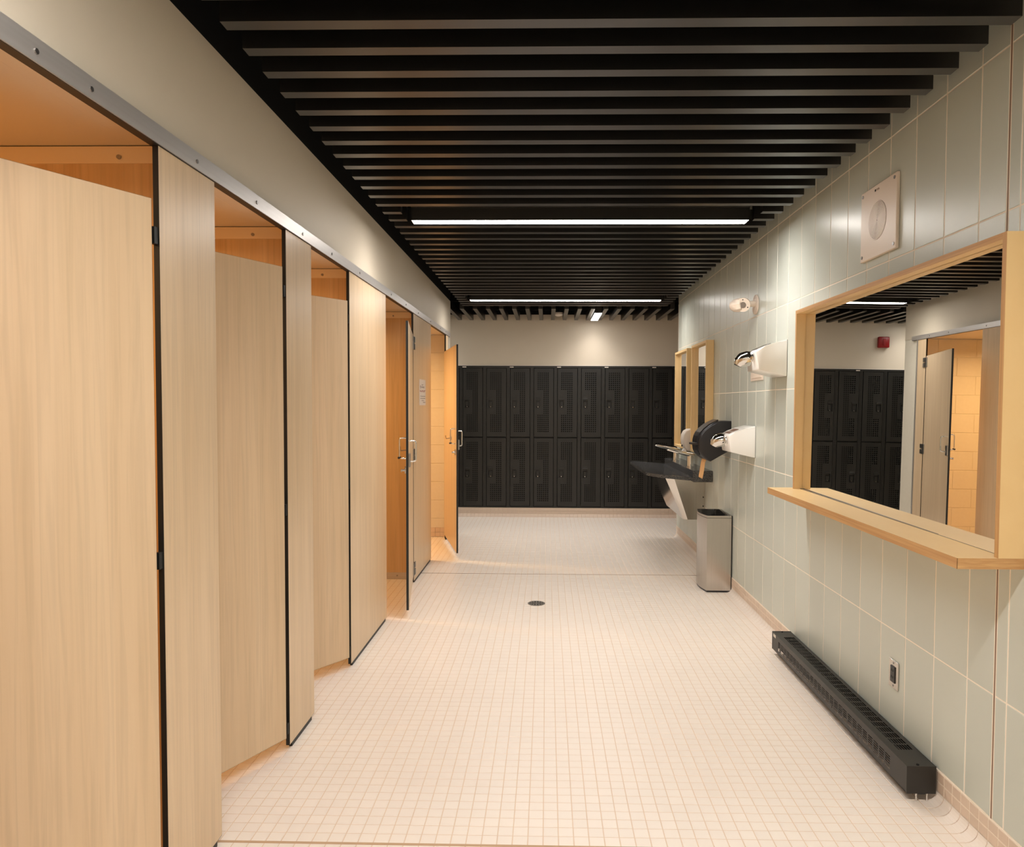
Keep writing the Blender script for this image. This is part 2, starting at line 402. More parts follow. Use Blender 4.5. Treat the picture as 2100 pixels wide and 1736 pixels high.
def cross_lamp(x0, x1, y0, y1, label):
    t = thing('linear_lamp', label, 'lamp', ((x0+x1)/2,(y0+y1)/2,2.444), 0, 'linear ceiling lamps'); o = t.location
    B().box(x0,x1,y0,y1,2.452,2.56,.002).obj('housing', mHeater, t, o)
    B().box(x0+.002,x1-.002,y0+.002,y1-.002,2.444,2.455).obj('diffuser', mLampShort, t, o)
    lamp_light(t, ((x0+x1)/2,(y0+y1)/2,2.4425), x1-x0-.004, y1-y0-.004, LAMP_W*1.0*(x1-x0)*(y1-y0), LAMP_COL, 118)
    for y in (y0+.12, y1-.12): B().cyl(((x0+x1)/2,y,2.555),((x0+x1)/2,y,2.951),.005,8).obj('hanger', mHeater, t, o)
cross_lamp(.536,.620,8.17,8.84, 'short lamp pointing at the lockers between the lengthwise slats')
cross_lamp(-1.645,-1.561,8.17,8.84, 'lamp between the slats over the leftmost lockers, seen by its glow in the mirror')
def stall_lamp(y, label, k):
    t = thing('stall_downlight', label, 'lamp', (-1.75,y,2.146), 0, 'warm cubicle downlights'); o = t.location
    B().ring(circle(-1.75,y,.10,24), circle(-1.75,y,.085,24), 'z', 2.136, 2.146).obj('rim', mWhiteP, t, o)
    B().prism(circle(-1.75,y,.085,24), 'z', 2.138, 2.145).obj('diffuser', mStallM, t, o)
    lamp_light(t, (-1.75,y,2.136), .17, .17, STALL_W*k, STALL_COL, 165, True)
for y, s, k in ((1.50,'first',1),(2.5,'second',1),(3.45,'third',1),(4.8,'fourth',1.3),(6.65,'fifth',2.3)):
    stall_lamp(y, 'warm round downlight in the ceiling of the %s cubicle' % s, k)

# ================================================================== CUBICLES
def zh(y): return 2.090+.0050*y          # underside of the head rail
PT = .0165
def pilaster(y0, y1, label, extra=None):
    t = thing('pilaster', label, 'panel', (XP,(y0+y1)/2,0), 0, 'cubicle pilasters'); o = t.location
    za, zc = zh(y0)-.0016, zh(y1)-.0016
    B().hexa([(XP-PT,y0+.0008,.02),(XP,y0+.0008,.02),(XP,y1-.0008,.02),(XP-PT,y1-.0008,.02),(XP-PT,y0+.0008,za),(XP,y0+.0008,za),(XP,y1-.0008,zc),(XP-PT,y1-.0008,zc)]).obj('panel', mLam, t, o)
    B().box(XP-PT+.0006,XP-.0006,y0-.0002,y0+.001,.02,za).box(XP-PT+.0006,XP-.0006,y1-.001,y1+.0002,.02,zc).box(XP-PT+.0006,XP-.0006,y0,y1,.018,.021).obj('edge_core', mCore, t, o)
    B().box(XP-PT+.002,XP-.002,y0+.03,y1-.03,0,.019).obj('floor_shoe', mCore, t, o)
    return t
PIL = [(1.02,1.31),(1.917,2.24),(2.85,3.157),(3.765,4.617),(5.572,6.413)]
pilaster(*PIL[0], 'pale wood pilaster before the first cubicle, beside the plaster wall')
p1 = pilaster(*PIL[1], 'narrow pale wood pilaster between the first and second cubicle doors')
p2 = pilaster(*PIL[2], 'narrow pale wood pilaster between the second and third cubicle doors')
p3 = pilaster(*PIL[3], 'wide pale wood pilaster between the third and fourth cubicle doors')
p4 = pilaster(*PIL[4], 'wide pale wood pilaster with the notice taped to it')
tp5 = pilaster(7.372, 7.535, 'thin pale wood pilaster at the far end by the block wall')
B().box(XP-.02,XP+.004,7.537,7.5575,.0,zh(7.536)-.002).obj('wall_channel', mAlu, tp5, tp5.location)
# head rail
t = thing('head_rail', 'brushed aluminium head rail running above the cubicle doors', 'rail', (XP,4.3,2.09)); o = t.location
ya, yb_ = .96, 7.662; hx0, hx1 = XP-.022, XP+.007
prof = [(hx0,0),(hx1,0),(hx1,.052),(hx0,.052)]
B().hexa([(hx0,ya,zh(ya)),(hx1,ya,zh(ya)),(hx1,yb_,zh(yb_)),(hx0,yb_,zh(yb_)),(hx0,ya,zh(ya)+.052),(hx1,ya,zh(ya)+.052),(hx1,yb_,zh(yb_)+.045),(hx0,yb_,zh(yb_)+.045)]).obj('rail', mAlu, t, o)
B().hexa([(hx0+.001,ya,zh(ya)-.0012),(hx1-.003,ya,zh(ya)-.0012),(hx1-.003,yb_,zh(yb_)-.0012),(hx0+.001,yb_,zh(yb_)-.0012),(hx0+.001,ya,zh(ya)+.001),(hx1-.003,ya,zh(ya)+.001),(hx1-.003,yb_,zh(yb_)+.001),(hx0+.001,yb_,zh(yb_)+.001)]).obj('underside', mCore, t, o)  # black sheet paints the shade onto the aluminium rail's underside
for y in (1.45,1.625,2.115,2.55,3.03,3.44,3.95,4.75,5.25,5.75,6.35,6.95,7.3):
    B().cyl((hx1-.001,y,zh(y)+.022),(hx1+.003,y,zh(y)+.022),.006,10).obj('screw', mHinge, t, o)
# dividers
def divider(y, label):
    t = thing('cubicle_divider', label, 'panel', (-1.8,y,0), 0, 'cubicle dividers'); o = t.location
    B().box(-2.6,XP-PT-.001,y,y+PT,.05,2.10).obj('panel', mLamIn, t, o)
    B().box(-2.6,XP-PT-.001,y-.004,y,2.095,2.143).obj('top_channel', mStrip, t, o)
    B().box(-2.6,XP-PT-.001,y-.001,y+PT,2.143,2.1455).obj('shadow_gap', mCore, t, o)
    B().box(-2.6,XP-PT-.001,y-.003,y,.003,.055).box(-2.6,XP-PT-.001,y,y+PT,0,.05).obj('floor_channel', mAlu, t, o)
    B().box(XP-PT-.028,XP-PT-.002,y-.004,y,.06,2.09).obj('side_channel', mStrip, t, o)
    for x, z in ((-1.225,2.112),(-1.9,2.112),(-2.4,2.112),(-1.2,.03),(-1.07,1.915),(-1.07,1.0),(-1.07,.2)):
        B().cyl((x,y-.009,z),(x,y-.003,z),.0065,10).obj('bolt', mHinge, t, o)
for y, s in ((1.12,'before the first cubicle'),(2.05,'between the first and second cubicles'),(2.98,'between the second and third cubicles'),(3.9,'between the third and fourth cubicles'),(5.70,'between the fourth and fifth cubicles')):
    divider(y, 'warm lit wood divider '+s)
# doors: local frame: hinge edge at origin, leaf along -x_local(= towards viewer), outer face at +y_local
def bail(side, x, t, mat, zc, h=.135):
    """U-shaped pull on the face at y = side*..; x along the leaf"""
    y0 = .0 if side > 0 else -DT; s = 1 if side > 0 else -1
    pts = [(x,y0,zc+h/2),(x,y0+s*.032,zc+h/2),(x,y0+s*.041,zc+h/2-.004),(x,y0+s*.045,zc+h/2-.014),(x,y0+s*.045,zc-h/2+.014),(x,y0+s*.041,zc-h/2+.004),(x,y0+s*.032,zc-h/2),(x,y0,zc-h/2)]
    return B().tube(pts, .0055, 10).obj('pull_handle', mat, t, smooth=True)
DT = .0165
def door(hy, width, ang, label, wide, post, gap=0):
    """hinge at (XP, hy); ang>0 opens into the corridor"""
    t = thing('cubicle_door', label, 'door', (XP-.002,hy-.004,0), 0, 'cubicle doors')
    t.rotation_euler = (0,0,-math.pi/2+ang)        # local +x points towards the viewer
    g = .003; hg = .005 if ang > 0 else .002
    B().box(g+.0008,width-.0008,-DT,0,.06,1.95).obj('leaf', mLam, t)
    B().box(g,g+.001,-DT+.0005,-.0005,.06,1.95).box(width-.001,width+.0002,-DT+.0005,-.0005,.06,1.95).box(g,width,-DT+.0005,-.0005,.0592,.061).box(g,width,-DT+.0005,-.0005,1.949,1.9506).obj('edge_core', mCore, t)
    for z in (1.885, 1.01, .118):
        y = .0 if ang > 0 else -DT
        s = 1 if ang > 0 else -1
        b = B()
        px_ = (XP+.0003,XP+.011) if ang > 0 else (XP-PT-.011,XP-PT-.0003)
        if ang > 0: B().box(*px_,hy+hg,hy+hg+.034,z-.05,z-.004,.002).box(*px_,hy+hg,hy+hg+.034,z+.006,z+.05,.002).obj('hinge_plate', mHinge, post, post.location)
        else: B().box(XP-PT,XP-.003,hy+.0055,hy+gap,z-.05,z-.004,.001).obj('hinge_plate', mCore, post, post.location)
        b.box(.003,.05,min(y,y+s*.008),max(y,y+s*.008),z-.05,z+.05,.002)
        h = b.obj('hinge', mHinge, t)
        B().cyl((.004,y+s*.006,z-.05),(.004,y+s*.006,z+.05),.005,10).obj('pin', mDark, h)
    xh = width-.07
    if wide:
        bail(1, xh, t, mChrome, 1.10); bail(-1, xh, t, mChrome, 1.12)
        B().cyl((xh,-DT-.034,1.06),(xh,-DT-.056,1.055),.007,8).obj('bumper', mBlack, t)
        b = B().cyl((width-.06,-DT,.975),(width-.06,-DT-.01,.975),.026,18).box(width-.095,width-.03,-DT-.008,-DT,.955,.995,.002)
        k = b.obj('latch', mSteel, t)
        B().tube([(width-.06,-DT-.008,.975),(width-.06,-DT-.035,.975)], .008, 10).box(width-.068,width-.03,-DT-.036,-DT-.026,.966,.984,.002).obj('turn_knob', mSteel, k)
        B().tube([(width*.62,-DT,1.09),(width*.62,-DT-.05,1.085),(width*.62,-DT-.055,1.115)], .004, 8).cyl((width*.62,-DT,1.09),(width*.62,-DT-.006,1.09),.016,12).obj('coat_hook', mHinge, t)
        B().box(width-.055,width+.001,.0,.012,1.0,1.09,.002).obj('strike_plate', mHinge, t)
    else:
        bail(1, xh, t, mChrome, 1.0)
        B().cyl((width-.06,-DT,.975),(width-.06,-DT-.03,.975),.02,16).obj('latch', mSteel, t)
    return t
door(1.917-.024,.588,-math.radians(28), 'pale wood cubicle door ajar inwards, nearest the viewer at the left edge', False, p1, .024)
door(2.85-.022,.588,-math.radians(26.5), 'pale wood cubicle door ajar inwards, second from the viewer', False, p2, .022)
door(3.765-.014,.588,-math.radians(35), 'pale wood cubicle door ajar inwards, third from the viewer', False, p3, .014)
door(5.572-.003,.945,math.radians(8.8), 'wide cubicle door swung out, seen on its black edge', True, p4)
door(7.372-.003,.955,math.radians(14.8), 'wide cubicle door swung out, orange inner face towards the viewer', True, tp5)
# notice on the wide pilaster
t = thing('paper_notice', 'white paper notice with red heading on the wide pilaster', 'notice', (XP,5.97,1.40)); o = t.location
B().box(XP+.0004,XP+.0014,5.825,6.12,1.402,1.616).obj('paper', mNotice, t, o)
def marks(name, y0, y1, z, h, n, mat):
    b = B(); wd = (y1-y0)/n
    for i in range(n):
        a = y0+i*wd; k = random.random()
        b.box(XP+.0014,XP+.0019,a+.1*wd,a+.38*wd,z,z+h); b.box(XP+.0014,XP+.0019,a+.38*wd,a+.86*wd,z+h*(.0 if k < .5 else .7),z+h*(.3 if k < .5 else 1.0))
    return b.obj(name, mat, t, o)
B().prism([(5.878,1.57),(5.862,1.556),(5.872,1.544),(5.88,1.534),(5.892,1.548),(5.886,1.56)], 'x', XP+.0014, XP+.0019).obj('logo', mInk, t, o)
marks('letterhead', 5.93, 6.01, 1.568, .008, 3, mInk); marks('letterhead', 5.92, 6.06, 1.546, .014, 6, mInk)
marks('heading', 5.845, 6.105, 1.513, .016, 9, mRedInk)
for z, a, c, n in ((1.474,5.865,6.105,16),(1.456,5.865,6.105,16),(1.438,5.93,6.05,7),(1.423,5.99,6.11,8)): marks('text_line', a, c, z, .0055, n, mInk)

# ================================================================== LOCKERS
LW, LZ, LH = .2975, .110, 1.787
b = B()
b.box(0,.0155,0,.02,0,LH).box(.2715,LW,0,.02,0,LH).box(.0155,.2715,0,.02,LH-.026,LH).box(.0155,.2715,0,.02,0,.015).box(.0155,.2715,0,.02,.8865,.8895)
b.box(.004,.0065,-.0025,0,0,LH).box(LW-.0065,LW-.004,-.0025,0,0,LH)
body_me = b.mesh('carcass', mLocker)
b = B().box(.001,.006,.02,.29,0,LH).box(LW-.006,LW-.001,.02,.29,0,LH).box(.006,LW-.006,.285,.29,0,LH).box(.006,LW-.006,.02,.285,0,.004).box(.006,LW-.006,.02,.285,LH-.004,LH).box(.006,LW-.006,.02,.285,.886,.890)
inner_me = b.mesh('inside', mLockIn)
DW, DH = .243, .859
holes = []
for r in range(30):
    z = .800-r*.0252
    for c in range(6):
        if 9 <= r < 21 and c < 3: continue
        x = .050+c*.0252; holes.append((x-.0070,x+.0070,z-.0070,z+.0070))
pock = (.018,.080,.360,.462)
def PD(x, z, d): return (x, -.006+d, z)
def split(h):  # keep pocket edges from the hole grid
    return h
door_me = sheet(PD, 0, DW, 0, DH, holes+[pock], rim=.012).mesh('door', mLocker)
b = B().box(pock[0]-.002,pock[1]+.002,.012,.014,pock[2]-.002,pock[3]+.002)
for (x0,x1,z0,z1) in ((pock[0]-.002,pock[0],pock[2],pock[3]),(pock[1],pock[1]+.002,pock[2],pock[3])): b.box(x0,x1,-.0055,.014,z0,z1)
b.box(pock[0],pock[1],-.0055,.014,pock[2]-.002,pock[2]).box(pock[0],pock[1],-.0055,.014,pock[3],pock[3]+.002)
cup_me = b.mesh('latch_cup', mLocker)
hood_me = B().box(pock[0]-.001,pock[1]+.001,-.013,-.006,pock[3]-.002,pock[3]+.024,.002).mesh('latch_hood', mLocker)
lift_me = B().box(.028,.070,-.001,.010,.375,.440,.003).mesh('latch_lift', mLocker)
pin_me = B().cyl((.049,-.004,.376),(.049,.008,.376),.0042,10).mesh('padlock_eye', mChrome)
slot_me = B().box(.024,.072,-.0085,-.006,.495,.502,.001).mesh('name_slot', mLocker)
plate_me = B().box(.012,.060,-.004,-.0015,LH-.022,LH-.010).mesh('number_plate', mPlate)
ord_ = ['leftmost','second','third','fourth','fifth','sixth','seventh','eighth','ninth','tenth','eleventh','twelfth']
for k in range(12):
    x = -1.670+k*LW
    if k < 2: lab = 'black two-door locker %s, seen only in the large mirror' % ('at the far left end' if k == 0 else 'next to the leftmost')
    elif k < 11: lab = '%s black perforated two-door locker counting from the open orange door' % ord_[k-2].replace('leftmost','first')
    else: lab = 'black two-door locker at the right end, hidden behind the tiled wall'
    t = thing('locker', lab, 'locker', (x,8.996,LZ), 0, 'black lockers along the end wall')
    inst('carcass', body_me, parent=t); inst('inside', inner_me, parent=t)
    for z in (.021, .8965):
        d = inst('door', door_me, parent=t, loc=(.022,0,z))
        for nm, me in (('latch_cup',cup_me),('latch_hood',hood_me),('latch_lift',lift_me),('padlock_eye',pin_me),('name_slot',slot_me)): inst(nm, me, parent=d)
    if k % 2 == 0: inst('number_plate', plate_me, parent=t)

# ================================================================== RIGHT WALL FITTINGS
# ---- large framed mirror with shelf
FX, MY0, MY1, MZ0, MZ1 = 1.318, 2.097, 3.842, .967, 1.913
t = thing('framed_mirror', 'large mirror in a deep plywood frame with a shelf', 'mirror', (XR,2.97,.93)); o = t.location
TH = .019
fr = B().box(FX+.0008,XR-.001,MY0,MY0+TH,MZ0,MZ1).obj('side_board', mPly, t, o)
B().box(FX,FX+.001,MY0+.0003,MY0+TH-.0003,MZ0,MZ1).obj('ply_edge', mPlyEdgeV, fr)
fr.children[0].location = -Vector((o.x,o.y,o.z))
fr = B().box(FX+.0008,XR-.001,MY1-TH,MY1,MZ0,MZ1).obj('side_board', mPly, t, o)
B().box(FX,FX+.001,MY1-TH+.0003,MY1-.0003,MZ0,MZ1).obj('ply_edge', mPlyEdgeV, fr); fr.children[0].location = -Vector(o)
fr = B().box(FX+.0008,XR-.001,MY0+TH,MY1-TH,MZ1-TH,MZ1).obj('top_board', mPly, t, o)
B().box(FX,FX+.001,MY0+TH,MY1-TH,MZ1-TH+.0003,MZ1).obj('ply_edge', mPlyEdge, fr); fr.children[0].location = -Vector(o)
SXF = 1.2
fr = B().box(SXF+.001,XR-.001,MY0+.001,MY1+.05,MZ0-.032,MZ0).obj('shelf', mPly, t, o)
B().box(SXF,SXF+.001,MY0,MY1+.05,MZ0-.0317,MZ0-.0003).box(SXF,XR-.002,MY0,MY0+.001,MZ0-.0317,MZ0-.0003).obj('ply_edge', mPlyEdge, fr); fr.children[0].location = -Vector(o)
# glass leans very slightly: bottom edge further out
gz0, gz1 = MZ0+.002, MZ1-TH-.001; gx0 = 1.354
def gx(y, z): return 1.358+.0077*(y-2.97)+.0068*(z-1.44)
ga, gb = MY0+TH+.001, MY1-TH-.001
B().hexa([(gx(y,z)+d,y,z) for z in (gz0,gz1) for y,d in ((ga,0),(ga,.005),(gb,.005),(gb,0))]).obj('glass', mMirror, t, o)
B().box(gx0-.003,gx0+.002,MY0+TH,MY1-TH,MZ0,MZ0+.004).obj('glass_channel', mHinge, t, o)
# ---- two small mirrors over the basin
def small_mirror(y0, y1, z0, z1, label):
    t = thing('framed_mirror', label, 'mirror', (XR,(y0+y1)/2,z0), 0, 'plywood mirrors over the basin'); o = t.location; fx = 1.336; th = .022
    for (a, c) in ((y0,y0+th),(y1-th,y1)): B().box(fx,XR-.001,a,c,z0,z1,.001).obj('side_board', mPly, t, o)
    for (a, c) in ((z0,z0+th),(z1-th,z1)): B().box(fx,XR-.001,y0+th,y1-th,a,c,.001).obj('cross_board', mPly, t, o)
    B().box(1.368,1.373,y0+th,y1-th,z0+th,z1-th).obj('glass', mMirror, t, o)
small_mirror(6.052,6.672,.985,1.960,'plywood framed mirror above the basin, the nearer one')
small_mirror(6.885,7.515,.985,1.956,'plywood framed mirror above the basin, the farther one')
# ---- hand dryers
def dryer(y0, zt, label, sticker):
    wd = .265; t = thing('hand_dryer', label, 'hand dryer', (XR,y0+wd/2,zt-.216), 0, 'white hand dryers'); o = t.location
    pr = [(XR-.001,zt),(1.335,zt-.018),(1.27,zt-.042),(1.226,zt-.066),(1.224,zt-.074),(1.240,zt-.176),(1.246,zt-.180),(XR-.001,zt-.216)]
    b = B(); b.prism(pr, 'y', y0, y0+wd)
    # narrow the front a little
    for v in b.bm.verts:
        k = (XR-v.co.x)/.18; mid = y0+wd/2; v.co.y = mid+(v.co.y-mid)*(1-.10*k)
    bmesh.ops.bevel(b.bm, geom=[e for e in b.bm.edges], offset=.006, segments=2, affect='EDGES', profile=.5)
    b.obj('body', mWhite, t, o, smooth=True)
    B().box(XR-.003,XR-.0005,y0+.004,y0+wd-.004,zt-.214,zt-.002).obj('gasket', mDark, t, o)
    cy = y0+wd*.62; z = zt-.112
    pts = [(1.240,cy,z+.010),(1.215,cy+.004,z+.010),(1.190,cy+.010,z+.002),(1.172,cy+.016,z-.014),(1.164,cy+.020,z-.030)]
    nz = B().tube(pts, .04, 20, radii=[.045,.048,.046,.039,.028]).obj('nozzle', mChrome, t, o, smooth=True)
    B().cyl((1.1655,cy+.019,z-.027),(1.1628,cy+.0205,z-.034),.024,16).obj('outlet_grille', mDark, nz, o)
    bt = B().cyl((1.236,y0+.075,zt-.10),(1.220,y0+.075,zt-.101),.026,18).obj('button_ring', mChrome, t, o)
    B().cyl((1.222,y0+.075,zt-.10),(1.212,y0+.075,zt-.101),.018,16).obj('button', mPolish, bt, o)
    if sticker: B().hexa([(1.245,y0+.08,zt-.0555),(1.31,y0+.08,zt-.0265),(1.31,y0+.21,zt-.0265),(1.245,y0+.21,zt-.0555),(1.245,y0+.08,zt-.0535),(1.31,y0+.08,zt-.0245),(1.31,y0+.21,zt-.0245),(1.245,y0+.21,zt-.0535)]).obj('instruction_plate', mInk, t, o)
    else:
        B().hexa([(1.25,y0+.08,zt-.053),(1.33,y0+.08,zt-.0185),(1.33,y0+.21,zt-.0185),(1.25,y0+.21,zt-.053),(1.25,y0+.08,zt-.049),(1.33,y0+.08,zt-.0145),(1.33,y0+.21,zt-.0145),(1.25,y0+.21,zt-.049)]).obj('instruction_plate', mHinge, t, o)
dryer(4.212,1.797,'white hand dryer with chrome nozzle, mounted high beside the large mirror', False)
dryer(4.822,1.273,'white hand dryer with chrome nozzle, mounted low beside the towel dispenser', True)
t = thing('cover_plate', 'white cover plate on the tiles below the high hand dryer', 'plate', (XR,4.8,1.575)); o = t.location
B().box(XR-.006,XR-.0005,4.665,4.945,1.576,1.70,.002).obj('plate', mBeige, t, o)
B().box(XR-.011,XR-.005,4.69,4.915,1.592,1.69,.003).obj('raised_panel', mBeige, t, o)
# ---- paper towel dispenser
t = thing('towel_dispenser', 'black rounded paper towel dispenser above the basin end', 'dispenser', (XR,5.58,.982)); o = t.location
pr = [(1.402,1.292),(1.328,1.292),(1.285,1.282),(1.242,1.259),(1.205,1.228),(1.180,1.200),(1.164,1.168),(1.157,1.138),(1.155,1.10),(1.160,1.066),(1.175,1.035),(1.198,1.010),(1.222,.993),(1.248,.983),(1.371,1.054),(1.402,1.078)]
b = B(); b.prism(pr, 'y', 5.448, 5.705, .012, 3); b.obj('cover', mBlack, t, o, smooth=True)
sh = [(1.31,1.302)]+[(x-.006*(1 if x < 1.33 else 0), z+(.006 if z > 1.12 else -.002)) for x, z in pr[2:11]]
b = B()
inn = [(1.31,1.286)]+[(x+.012, z-(.010 if z > 1.12 else 0)) for x, z in pr[2:11]]
for i in range(len(sh)-1): b.hexa([(sh[i][0],5.49,sh[i][1]),(inn[i][0],5.49,inn[i][1]),(inn[i+1][0],5.49,inn[i+1][1]),(sh[i+1][0],5.49,sh[i+1][1]),(sh[i][0],5.665,sh[i][1]),(inn[i][0],5.665,inn[i][1]),(inn[i+1][0],5.665,inn[i+1][1]),(sh[i+1][0],5.665,sh[i+1][1])])
b.obj('front_band', mBlack, t, o, smooth=True)
B().prism([(1.160,5.47),(1.125,5.50),(1.112,5.56),(1.112,5.60),(1.125,5.65),(1.160,5.68)], 'z', 1.108, 1.122, .004).obj('lever', mBlack, t, o, smooth=True)
b = B(); base_ = [(1.225,1.000),(1.215,.970),(1.210,.935),(1.205,.895),(1.198,.858)]
for (x0,z0),(x1,z1) in zip(base_, base_[1:]): b.hexa([(x0,5.50,z0),(x0+.002,5.50,z0),(x0+.002,5.64,z0),(x0,5.64,z0),(x1,5.50,z1),(x1+.002,5.50,z1),(x1+.002,5.64,z1),(x1,5.64,z1)])
for i in range(9): b.hexa([(1.198,5.50+i*.0155,.858),(1.2,5.50+i*.0155,.858),(1.2,5.5155+i*.0155,.858),(1.198,5.5155+i*.0155,.858),(1.197,5.506+i*.0155,.846),(1.199,5.506+i*.0155,.846),(1.199,5.508+i*.0155,.846),(1.197,5.508+i*.0155,.846)])
b.obj('hanging_towel', mPaper, t, o)
# ---- soap dispenser
t = thing('soap_dispenser', 'white soap dispenser on the wall between the two basin mirrors', 'dispenser', (XR,6.78,.97)); o = t.location
pr = [(1.402,1.190),(1.335,1.188),(1.300,1.170),(1.282,1.135),(1.276,1.09),(1.282,1.05),(1.298,1.01),(1.312,.985),(1.402,.975)]
b = B(); b.prism(pr, 'y', 6.70, 6.855, .012, 3); b.obj('body', mWhiteP, t, o, smooth=True)
B().prism([(1.30,1.005),(1.285,.985),(1.272,.955),(1.285,.955),(1.305,.975),(1.33,.99)], 'y', 6.745, 6.81).obj('push_lever', mWhite, t, o)
B().cyl((1.283,6.778,1.03),(1.274,6.778,1.03),.010,12).obj('lock', mDark, t, o)
# ---- basin
SY0, SY1 = 6.04, 7.50
t = thing('wall_basin', 'black speckled stone wash basin on a polished steel bracket', 'sink', (XR,(SY0+SY1)/2,.40)); o = t.location
B().box(1.236,XR-.001,SY0,SY1,.762,.858,.004).obj('back_ledge', mStone, t, o)
def rimp(n=6):
    p = [(1.24,SY0+.004),(1.02,SY0+.004)]
    for i in range(n+1):
        a = i/n; p.append((1.02-.165*math.sin(a*math.pi/2), SY0+.004+.20*(1-math.cos(a*math.pi/2))))
    q = [(x, SY0+SY1-y) for x, y in p][::-1]
    return p+q
rm = rimp()
b = B(); cx = 1.24
def zt_(x): return .800+ .032*((1.24-x)/.385)
def zb_(x): return .772+ .034*((1.24-x)/.385)
def inset(p, s): return (1.09+(p[0]-1.09)*s, (SY0+SY1)/2+(p[1]-(SY0+SY1)/2)*s)
T0 = [b.bm.verts.new((x,y,zt_(x))) for x, y in rm]
i1 = [inset(p,.955) for p in rm]; T1 = [b.bm.verts.new((x,y,zt_(x)+.001)) for x, y in i1]
i2 = [inset(p,.62) for p in rm]; T2 = [b.bm.verts.new((x+.03,y,zt_(x)-.020)) for x, y in i2]
Bo = [b.bm.verts.new((x,y,zb_(x))) for x, y in rm]
n = len(rm)
for i in range(n):
    j = (i+1)%n
    for A, C in ((T0,T1),(T1,T2),(Bo,T0)): b.bm.faces.new((A[i],A[j],C[j],C[i]))
b.bm.faces.new(T2); b.bm.faces.new(Bo[::-1])
b.obj('bowl', mStone, t, o, smooth=True)
sr_ = B().prism([(1.128,.765),(XR-.001,.765),(XR-.001,.40),(1.250,.40)], 'y', 6.32, 7.24).obj('bracket_shroud', mSteel, t, o)
B().hexa([(1.052,6.34,.768),(1.128,6.322,.768),(1.128,7.238,.768),(1.052,7.22,.768),(1.215,6.34,.40),(1.252,6.322,.40),(1.252,7.238,.40),(1.215,7.22,.40)][:4]+[(1.215,6.34,.40),(1.252,6.322,.40),(1.252,7.238,.40),(1.215,7.22,.40)]).obj('shroud_front', mPolish, t, o)
for y in (6.46, 6.9): pass
for z in (.60, .52): B().cyl((1.385,6.316,z),(1.385,6.322,z),.006,10).obj('screw', mDark, t, o)
for y in (6.42, 7.13):
    B().cyl((1.16,y+.05,.782),(1.16,y+.05,.788),.022,14).obj('drain', mChrome, t, o)
def faucet(y, label):
    t = thing('faucet', label, 'faucet', (1.288,y,.858), 0, 'chrome faucets'); o = t.location
    B().cyl((1.288,y,.8575),(1.288,y,.960),.030,20).obj('post', mChrome, t, o, smooth=True)
    B().cyl((1.288,y,.8575),(1.288,y,.864),.036,20).obj('base_ring', mChrome, t, o, smooth=True)
    b = B(); b.prism([(1.325,.972),(1.30,.985),(1.10,1.020),(1.075,1.016),(1.078,1.004),(1.26,.955),(1.325,.955)], 'y', y-.028, y+.028, .005, 2)
    b.obj('spout', mChrome, t, o, smooth=True)
faucet(6.43, 'chrome faucet on the basin ledge, the nearer one')
faucet(7.14, 'chrome faucet on the basin ledge, the farther one')
# ---- waste bin
t = thing('waste_bin', 'tall stainless steel bin with a bowed front and black liner', 'bin', (1.30,5.56,0)); o = t.location
def bow(s=0.0, n=12):
    p = [(1.392-s,5.376+s)]
    for i in range(n+1):
        a = i/n; p.append((1.210-.027*math.sin(a*math.pi)+s, 5.376+s+(.364-2*s)*a))
    p.append((1.392-s,5.740-s)); return p
B().ring(bow(0), bow(.004), 'z', .014, .562).obj('body', mSteel, t, o, smooth=True)
B().ring(bow(0), bow(.004), 'z', .565, .580).obj('rim', mSteel, t, o)
B().ring(bow(.0015), bow(.005), 'z', .560, .567).obj('seam', mDark, t, o)
B().prism(bow(.003), 'z', .0, .014).obj('base', mBlack, t, o)
B().box(1.392,1.3985,5.378,5.738,.0,.580).obj('back_plate', mBlack, t, o)
b = B(); L = [bow(.0045), bow(.010), bow(.022), bow(.03)]; Z = [.5795,.574,.50,.30]; rings = []
for q, (pl_, z) in enumerate(zip(L, Z)):
    rings.append([])
    m = []
    for i in range(len(pl_)):
        a, c = pl_[i], pl_[(i+1)%len(pl_)]
        k = 3 if i not in (0, len(pl_)-2, len(pl_)-1) else 8
        for s_ in range(k): m.append((a[0]+(c[0]-a[0])*s_/k, a[1]+(c[1]-a[1])*s_/k))
    for i, (x, yy) in enumerate(m):
        j = random.uniform(-.009,.009) if q in (1,2) else 0
        rings[-1].append(b.bm.verts.new((x+(1.3-x)*abs(j)*2.0, yy+(5.56-yy)*abs(j)*2.0, z+(j if q else 0))))
for A, C in zip(rings, rings[1:]):
    for i in range(len(A)): b.bm.faces.new((A[i],A[(i+1)%len(A)],C[(i+1)%len(A)],C[i]))
b.bm.faces.new(rings[-1]); b.obj('liner', mBag, t, o)
# ---- emergency lamp head
t = thing('emergency_lamp', 'cream swivelling emergency lamp head high on the tiles', 'lamp', (XR,4.85,2.087)); o = t.location
B().prism(circle(4.855,2.087,.066,28), 'x', XR-.010, XR-.0005, .003).obj('wall_plate', mBeige, t, o, smooth=True)
B().tube([(XR-.008,4.845,2.09),(XR-.06,4.83,2.088),(XR-.085,4.82,2.082)], .02, 14).obj('swivel_arm', mBeige, t, o, smooth=True)
hd = Vector((-.38,-.82,-.30)).normalized(); c0 = Vector((1.297,4.78,2.078))
B().tube([c0-hd*.03, c0-hd*.015, c0+hd*.02], .045, 24, radii=[.030,.042,.046]).obj('lamp_head', mBeige, t, o, smooth=True)
B().tube([c0+hd*.019, c0+hd*.023], .02, 20).obj('lens', mHinge, t, o, smooth=True)
pe = Vector((-.75,.55,-.05)).normalized(); c1_ = c0+pe*.03
